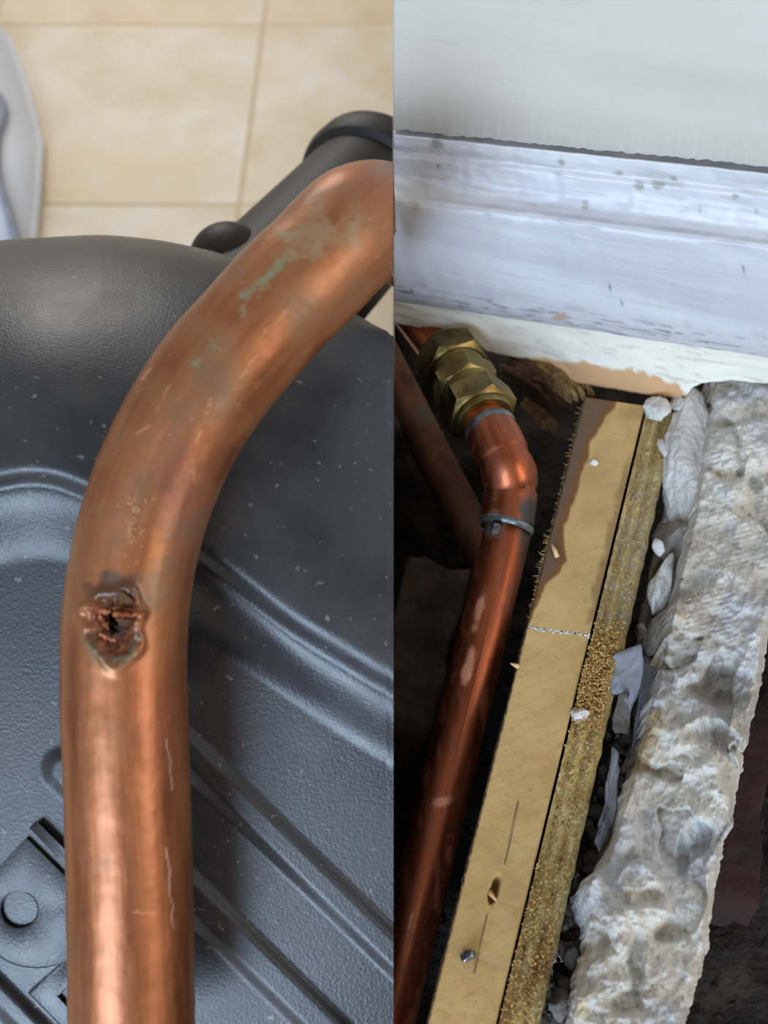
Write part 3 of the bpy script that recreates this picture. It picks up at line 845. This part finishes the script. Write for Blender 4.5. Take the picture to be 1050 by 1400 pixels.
# --- concrete slab with a broken face
CLE = [(500, 978), (515, 975), (560, 968), (600, 962), (650, 955), (700, 948), (740, 938), (800, 925), (860, 913), (900, 905), (940, 896), (1000, 880), (1060, 866), (1110, 848), (1150, 838), (1180, 828), (1195, 808), (1210, 799), (1235, 800), (1250, 808), (1290, 806), (1340, 792), (1400, 776), (1470, 760)]
CRE = [(480, 1180), (700, 1130), (800, 1080), (870, 1050), (940, 1040), (1010, 1022), (1090, 1006), (1130, 1002), (1150, 990), (1180, 985), (1215, 978), (1250, 972), (1300, 968), (1340, 955), (1400, 937), (1470, 920)]
ZC = J+0.010
def conc_h(x, y, u):
    p = Vector((x*0.01, y*0.01, 0))
    h = 0.0075*nz(p, 1.1, 3, 5)+0.0024*nz(p, 4, 5, 5)
    h += 0.0009*abs(nz(p, 9, 8, 4))
    # broken terraces
    s = nz(p, 0.55, 12, 3); h += 0.0070*sm(-0.05, 0.02, s)-0.0055*sm(0.25, 0.31, nz(p, 0.8, 15, 3))
    # hollow scars
    for (cx, cy, rx, ry, dp) in [(985, 935, 42, 30, 0.007), (1000, 1060, 20, 26, 0.004), (870, 1310, 14, 44, 0.007), (860, 1370, 24, 18, 0.006), (935, 1180, 10, 30, 0.003), (985, 1010, 14, 20, 0.004)]:
        q = math.hypot((x-cx)/rx, (y-cy)/ry)+0.35*nz(p, 3, 4, 3); h -= dp*(1-sm(0.5, 1.1, q))
    # raised ridge across
    rd = y-(985+0.13*(x-900)+14*math.sin(x*0.05)); h += 0.004*math.exp(-(rd/9)**2)
    # step by the top block
    h += 0.006*sm(650, 636, y+0.5*(985-x)*(-0.12))*sm(950, 985, x)
    # combed patches
    if (610 < y < 780 and x > 965) or (800 < y < 905 and 930 < x < 1000):
        h += 0.00035*math.sin((y*0.95+x*0.25)*0.95)
    return h
bm = bmesh.new(); top = []; nx = 130; ny = 420
for j in range(ny+1):
    y = 498+(1470-498)*j/ny; row = []
    xl = interp(CLE, y)+3*noise.noise(Vector((y*0.06, 1, 1)))+1.5*noise.noise(Vector((y*0.2, 5, 1)))
    xr = interp(CRE, y)+5*noise.noise(Vector((y*0.05, 2, 1)))+3*noise.noise(Vector((y*0.16, 7, 1)))
    for i in range(nx+1):
        t = i/nx; x = xl+(xr-xl)*t
        z = ZC+conc_h(x, y, t)
        z -= 0.006*sm(0.06, 0.0, t)**2+0.010*sm(0.90, 1.0, t)**2
        row.append(onz(x, y, z))
    top.append(row)
V = grid(bm, top)
loop = [V[0][i] for i in range(nx+1)]+[V[j][nx] for j in range(1, ny+1)]+[V[ny][i] for i in range(nx-1, -1, -1)]+[V[j][0] for j in range(ny-1, 0, -1)]
prev = loop
for s in range(1, 9):
    cur = [bm.verts.new(Vector((l.co.x, l.co.y, l.co.z-(l.co.z-(J-0.10))*s/8))+Vector((nz(l.co+Vector((0, 0, s*0.02)), 60, 3), nz(l.co+Vector((0, 0, s*0.02)), 60, 4), 0))*0.003) for l in loop]
    for i in range(len(loop)):
        k = (i+1) % len(loop); bm.faces.new((prev[i], prev[k], cur[k], cur[i]))
    prev = cur
bm.faces.new(prev[::-1])
bmesh.ops.recalc_face_normals(bm, faces=bm.faces[:])
conc = link('concrete_slab', bm, M['concrete'])
tag(conc, 'thick grey concrete slab with a rough broken surface', 'slab')
def stain_conc(co):
    x, y = proj(co); wob = nz(co, 40, 2, 4); f = nz(co, 260, 9, 3)
    al = 0; c = S(120, 110, 98)
    q = math.hypot((x-985)/46, (y-940)/34)
    a = (1-sm(0.5, 1.1, q+0.4*wob))*0.55; 
    if a > al: al = a; c = S(118, 110, 104)
    xl = interp(CLE, y)
    a = sm(0.05, 0.4, wob)*(1-sm(10, 34, x-xl))*0.6
    if a > al: al = a; c = S(190, 160, 104)
    a = sm(0.1, 0.45, nz(co, 26, 21, 3))*0.5
    if a > al: al = a; c = S(164, 168, 180)
    if f > 0.5 and al < 0.3: al = 0.3; c = S(100, 92, 84)
    return (*c, al)
paint(conc, stain_conc)

# plaster and stones wedged in the slot
r1 = rock('plaster_lump', 946, 628, J-0.004, 36, 84, 0.022, 31, M['plaster'], -12, 5, 0.3)
tag(r1, 'long pale plaster lump against the upper end of the concrete', 'plaster')
for (px, py, z, rx, ry, rz, sd_, m, rot, lab, nm) in [
    (899, 563, J+0.001, 17, 17, 0.007, 41, 'plaster', 20, 'jagged white plaster chip at the top of the grooved board', 'plaster_chip'),
    (928, 553, J+0.002, 10, 14, 0.006, 42, 'plaster', 0, 'small white plaster chip tucked under the painted board', 'plaster_chip'),
    (907, 614, J-0.0005, 8, 13, 0.003, 43, 'plaster', 14, 'flat white plaster flake lying on the grooved board', 'plaster_chip'),
    (812, 631, J+0.0016, 6, 5, 0.0018, 44, 'plaster', 0, 'tiny white crumb on the upper timber length', 'plaster_chip'),
    (793, 975, J-0.0005, 11, 10, 0.004, 45, 'plaster', 0, 'white plaster chip beside the golden sawdust', 'plaster_chip'),
    (922, 738, J-0.010, 26, 30, 0.014, 51, 'stone', 10, 'smooth grey stone just below the pale plaster lump', 'stone'),
    (901, 748, J-0.002, 8, 10, 0.004, 52, 'plaster', 0, 'white flake stuck on the smooth grey stone', 'plaster_chip'),
    (907, 803, J-0.010, 19, 40, 0.013, 53, 'plaster', -14, 'oblong pale stone wedged between grooved board and concrete', 'stone'),
    (897, 862, J-0.009, 18, 28, 0.012, 54, 'stone', -14, 'pitted grey stone at the lower end of the wedged row', 'stone'),
    (876, 866, J-0.014, 8, 10, 0.006, 55, 'stone', 0, 'small dark pebble beside the pitted grey stone', 'stone'),
    (838, 1115, J-0.030, 14, 18, 0.008, 56, 'gravel', 0, 'dark pebble under the torn grey membrane', 'stone'),
    (783, 1312, J-0.028, 13, 16, 0.008, 57, 'gravel', 0, 'grey pebble low in the slot near the lower edge', 'stone'),
    (764, 1375, J-0.026, 18, 16, 0.008, 58, 'stone', 0, 'grey stone at the bottom of the slot', 'stone')]:
    tag(rock(nm, px, py, z, rx, ry, rz, sd_, M[m], rot, 4), lab, 'stone' if nm == 'stone' else 'plaster', 'pieces of rubble in the slot')

# torn sheets of grey membrane
def sheet(name, outline, z0, z1, label, seed, m='membrane'):
    ys = [p[1] for p in outline]; y0, y1 = min(ys), max(ys)
    bm = bmesh.new(); vs = []
    cx = sum(p[0] for p in outline)/len(outline); cy = sum(ys)/len(ys)
    P = []
    for (a, b), (c, d) in zip(outline, outline[1:]+outline[:1]):
        for k in range(4): P.append((a+(c-a)*k/4+random.uniform(-1, 1), b+(d-b)*k/4+random.uniform(-1, 1)))
    rings = []
    for s in (1.0, 0.75, 0.5, 0.25):
        rr = []
        for x, y in P:
            xx, yy = cx+(x-cx)*s, cy+(y-cy)*s
            t = (yy-y0)/(y1-y0)
            z = z0+(z1-z0)*t+0.004*noise.noise(Vector((xx*0.03, yy*0.03, seed)))+0.002*noise.noise(Vector((xx*0.1, yy*0.1, seed)))
            rr.append(bm.verts.new(onz(xx, yy, z)))
        rings.append(rr)
    n_ = len(P)
    for A_, B_ in zip(rings, rings[1:]):
        for i in range(n_): bm.faces.new((A_[i], A_[(i+1) % n_], B_[(i+1) % n_], B_[i]))
    bm.faces.new(rings[-1])
    bmesh.ops.recalc_face_normals(bm, faces=bm.faces[:])
    o = link(name, bm, M[m]); md = o.modifiers.new('solid', 'SOLIDIFY'); md.thickness = 0.0012
    return tag(o, label, 'membrane')
sheet('membrane_scrap', [(842, 893), (876, 880), (880, 910), (872, 950), (862, 972), (852, 950), (838, 950), (821, 936), (832, 905)], J+0.003, J-0.004, 'torn grey membrane scrap sticking up over the sawdust', 1)
sheet('membrane_scrap', [(845, 950), (864, 948), (862, 990), (860, 1004), (840, 1002), (838, 985)], J-0.004, J-0.012, 'darker membrane scrap hanging below the torn grey one', 2, 'gravel')
sheet('membrane_scrap', [(836, 1020), (846, 1030), (845, 1080), (838, 1130), (820, 1165), (812, 1150), (828, 1110), (832, 1060)], J-0.006, J-0.012, 'long thin grey membrane strip curling down the slot', 3)
sheet('membrane_scrap', [(880, 890), (905, 890), (893, 945), (880, 1000), (862, 1080), (850, 1085), (866, 1010)], J-0.016, J-0.02, 'grey upright strip against the concrete face', 4)

# --- copper pipe run, elbow and brass coupling
P_bot = at(525, 1420, 0.392); P_top = at(689, 748, 0.450)
pr = empty('copper_pipe_run', P_bot)
tag(pr, 'reddish copper pipe with soldered elbow rising under the skirting', 'pipe')
R22 = 0.0112
def stain_pipe(co):
    x, y = proj(co); wob = nz(co, 120, 2, 4); f = nz(co, 500, 4, 3); al = 0; c = S(60, 40, 40)
    st = nz((co.x*2.2, co.y*0.5, co.z*0.5), 140, 6, 3)
    a = sm(0.1, 0.6, st)*0.45
    if a > al: al = a; c = S(96, 50, 42)
    for (gx, gy, rx, ry) in [(641, 905, 8, 30), (655, 835, 7, 30), (606, 1095, 16, 12), (560, 1260, 5, 20)]:
        q = math.hypot((x-gx+0.2*(y-gy))/rx, (y-gy)/ry); a = (1-sm(0.5, 1.1, q+0.5*wob))*0.8
        if a > al: al = a; c = S(206, 140, 112)
    # dark flux burnt on the right side below the joint
    xr = 722-(y-750)*0.247
    a = (1-sm(4, 18, xr-x+10*wob))*sm(900, 720, y)*0.95
    if a > al: al = a; c = S(34, 40, 40)
    q = math.hypot((x-676)/15, (y-718)/20); a = (1-sm(0.7, 1.1, q+0.3*wob))*0.95
    if a > al: al = a; c = S(84, 90, 90)
    q = math.hypot((x-732)/26, (y-715)/44); a = (1-sm(0.6, 1.2, q+0.3*wob))*0.95
    if a > al: al = a; c = S(38, 44, 44)
    if f > 0.8: al = max(al, 0.3); c = S(190, 130, 110) if al <= 0.3 else c
    return (*c, al)
def tubepart(name, pts, rad, m, n=56, per=0.0012, flare=None, stain=True, parent=pr, cap=False, keep=True):
    Pp = resample(pts, per); bm = bmesh.new()
    sweep(bm, Pp, rad if not callable(rad) else (lambda i: rad(i/(len(Pp)-1))), n, cap)
    if keep: cutx(bm, 1)
    o = link(name, bm, M[m]); 
    if stain: paint(o, stain_pipe)
    smooth_by_angle(o, 50)
    if parent: reparent(o, parent)
    return o
dirp = (P_top-P_bot).normalized()
tubepart('lower_pipe', [P_bot, P_top+dirp*0.012], R22, 'copper_r')
# elbow: socket, mitre-like bend, socket
E0 = at(693, 716, 0.4490); E1 = at(700, 664, 0.4530); E3 = at(672, 592, 0.458)
cd_ = (at(606, 474, 0.505)-E3).normalized(); E2 = E3-cd_*0.0165
def erad(t): return 0.01285-0.0011*math.exp(-((t-0.36)/0.035)**2)-0.0011*math.exp(-((t-0.66)/0.035)**2)+0.0006*math.exp(-((t-0.5)/0.07)**2)
tubepart('elbow', [E0, E0*0.35+E1*0.65, E1*0.9+E2*0.1, E2*0.8+E1*0.2, E2*0.45+E3*0.55, E3], erad, 'copper_r', per=0.0009, cap=True)
def ring(name, c, ax, r, h, m='solder', seed=0):
    bm = bmesh.new(); lathe(bm, [(-h, r*0.93), (-h*0.6, r*1.0), (0, r*1.03), (h*0.5, r*1.0), (h, r*0.84)], c, ax, 64)
    for v in bm.verts: v.co += (v.co-c).normalized()*0.0005*nz(v.co, 220, seed, 3)
    o = link(name, bm, M[m]); reparent(o, pr); return o
ring('solder_joint', E0-dirp*0.001, dirp, 0.0129, 0.0021, seed=1)
ring('solder_joint', E3+cd_*0.001, cd_, 0.0127, 0.0046, seed=2)
tubepart('stub_pipe', [E3-cd_*0.002, E3+cd_*0.022], R22, 'copper_r')
tubepart('tail_pipe', [at(600, 478, 0.508), at(560, 425, 0.535), at(535, 392, 0.552)], R22*0.95, 'copper_r')
# drip of solder
bm = rock_bm(1, 77, (0.0032, 0.0028, 0.0052), 3); o = link('solder_drip', bm, M['solder'])
o.location = at(677, 722, 0.4385); reparent(o, pr)

cp = empty('brass_coupling', E3+cd_*0.02)
tag(cp, 'brass compression coupling with hexagon nuts on the copper pipe', 'coupling')
def hexnut(name, s0, s1, af, chamf=0.0022, rot=0.0, ring0=True):
    """hexagon nut on the coupling axis with rounded chamfers; af = half across flats"""
    O = E3; t = cd_; a, b = frame(t, Vector((0.1, -0.3, 1))); bm = bmesh.new(); n_ = 96; L_ = s1-s0; rings_ = []
    rc = af/math.cos(math.pi/6)
    prof = [(0, 0.0113), (0, af*0.93), (chamf*0.3, af*0.985), (chamf, rc*1.001), (L_-chamf, rc*1.001), (L_-chamf*0.3, af*0.985), (L_, af*0.93), (L_, 0.0113)]
    ss = []
    for (q0, q1) in zip(prof, prof[1:]):
        for k in range(5): ss.append((q0[0]+(q1[0]-q0[0])*k/5, q0[1]+(q1[1]-q0[1])*k/5))
    ss.append(prof[-1])
    for s, r in ss:
        row = []
        for k in range(n_):
            th = 2*math.pi*k/n_+rot
            m_ = ((2*math.pi*k/n_) % (math.pi/3))-math.pi/6
            rr = min(r, af/math.cos(m_))
            row.append(bm.verts.new(O+t*(s0+s)+(a*math.cos(th)+b*math.sin(th))*rr))
        rings_.append(row)
    for A_, B_ in zip(rings_, rings_[1:]):
        for k in range(n_): bm.faces.new((A_[k], A_[(k+1) % n_], B_[(k+1) % n_], B_[k]))
    bmesh.ops.recalc_face_normals(bm, faces=bm.faces[:])
    o = link(name, bm, M['brass']); smooth_by_angle(o, 22); reparent(o, cp); return o
def turned(name, prof):
    bm = bmesh.new(); lathe(bm, prof, E3, cd_, 64); bmesh.ops.recalc_face_normals(bm, faces=bm.faces[:])
    o = link(name, bm, M['brass']); smooth_by_angle(o, 30); reparent(o, cp); return o
hexnut('nut', 0.0120, 0.0265, 0.0165, rot=0.30)
turned('nut_collar', [(0.0085, 0.0113), (0.0085, 0.0140), (0.0095, 0.0148), (0.0120, 0.0152), (0.0130, 0.0150)])
turned('thread', [(0.0262+0.0009*k, 0.0143+0.0006*(k % 2)) for k in range(8)])
hexnut('body', 0.0320, 0.0440, 0.0150, rot=0.05)
turned('thread', [(0.0436+0.0009*k, 0.0143+0.0006*(k % 2)) for k in range(8)])
hexnut('nut', 0.0495, 0.0650, 0.0165, rot=0.55)
turned('nut_collar', [(0.0640, 0.0150), (0.0670, 0.0148), (0.0685, 0.0138), (0.0685, 0.0113)])

# old dull pipe crossing underneath
op = tubepart('old_pipe', [at(520, 480, 0.60), at(682, 800, 0.520)], 0.0112, 'copper_old', stain=False, parent=None, cap=True)
tag(op, 'dull brown old pipe crossing behind the elbow', 'pipe')
# dark bricks in the pit
def brick(name, px, py, z, L_, W_, T_, rz, m, label, tilt=0):
    bm = bmesh.new(); bmesh.ops.create_cube(bm, size=1)
    bmesh.ops.subdivide_edges(bm, edges=bm.edges[:], cuts=14, use_grid_fill=True)
    for v in bm.verts:
        v.co = Vector((v.co.x*W_, v.co.y*L_, v.co.z*T_))
        v.co += v.co.normalized()*(0.004*nz(v.co, 40, px, 4)+0.0012*nz(v.co, 160, px, 3))
    mt = Matrix.Translation(onz(px, py, z)) @ Matrix.Rotation(math.radians(rz), 4, 'Z') @ Matrix.Rotation(math.radians(tilt), 4, 'Y')
    bmesh.ops.transform(bm, matrix=mt, verts=bm.verts); cutx(bm, 1)
    bmesh.ops.recalc_face_normals(bm, faces=bm.faces[:])
    return tag(link(name, bm, M[m]), label, 'brick')
brick('brick', 556, 905, J-0.085, 0.10, 0.034, 0.05, -14, 'brick_dark', 'dark worn brick lying deep left of the copper pipe', 14)
brick('brick', 990, 1120, J-0.088, 0.09, 0.022, 0.05, -14, 'brick_red', 'red brick right of the concrete, with the shadow in its colour')
# broken lath under the board: flat sticks with torn ends
def lath(ax_, ay_, bx_, by_, wpx, z0, z1, th, seed, label, m='lath'):
    rnd = random.Random(seed); a, b = onz(ax_, ay_, z0), onz(bx_, by_, z1)
    t = (b-a); L_ = t.length; t.normalize(); side = t.cross(Vector((0, 0, 1))).normalized(); up = side.cross(t)
    wd_ = wpx/F*0.5; nu, nv = 26, 12; bm = bmesh.new(); top, bot = [], []
    for i in range(nv+1):
        v = i/nv-0.5
        e0 = rnd.uniform(0, 0.22); e1 = rnd.uniform(0, 0.28); ra, rb_ = [], []
        for k in range(nu+1):
            u = e0+(1-e0-e1)*k/nu
            p = a+t*(L_*u)+side*(wd_*v)
            hgt = 0.0022*nz(p, 120, seed, 4)+0.0022*noise.noise(Vector((v*9, seed, u*1.5)))
            thin = th*(0.35+0.65*math.sin(math.pi*min(1, max(0, k/nu)))**0.4)
            ra.append(p+up*(hgt+thin*0.5)); rb_.append(p+up*(hgt*0.4-thin*0.5))
        top.append(ra); bot.append(rb_)
    T_ = grid(bm, top); B_ = grid(bm, bot)
    for i in range(nv):
        bm.faces.new((T_[i][0], T_[i+1][0], B_[i+1][0], B_[i][0])); bm.faces.new((T_[i][nu], B_[i][nu], B_[i+1][nu], T_[i+1][nu]))
    for k in range(nu):
        bm.faces.new((T_[0][k], B_[0][k], B_[0][k+1], T_[0][k+1])); bm.faces.new((T_[nv][k], T_[nv][k+1], B_[nv][k+1], B_[nv][k]))
    bmesh.ops.recalc_face_normals(bm, faces=bm.faces[:])
    o = link('broken_lath', bm, M[m]); smooth_by_angle(o, 50); return tag(o, label, 'lath')
lath(690, 486, 800, 560, 62, J-0.040, J-0.036, 0.012, 61, 'ragged brown lath end deep under the painted board')
lath(736, 488, 802, 548, 34, J-0.022, J-0.010, 0.008, 62, 'pale torn lath end beside the top of the timber', 'lath_pale')
lath(714, 545, 764, 594, 18, J-0.058, J-0.060, 0.006, 63, 'thin pale lath stick in the dark gap', 'lath_pale')
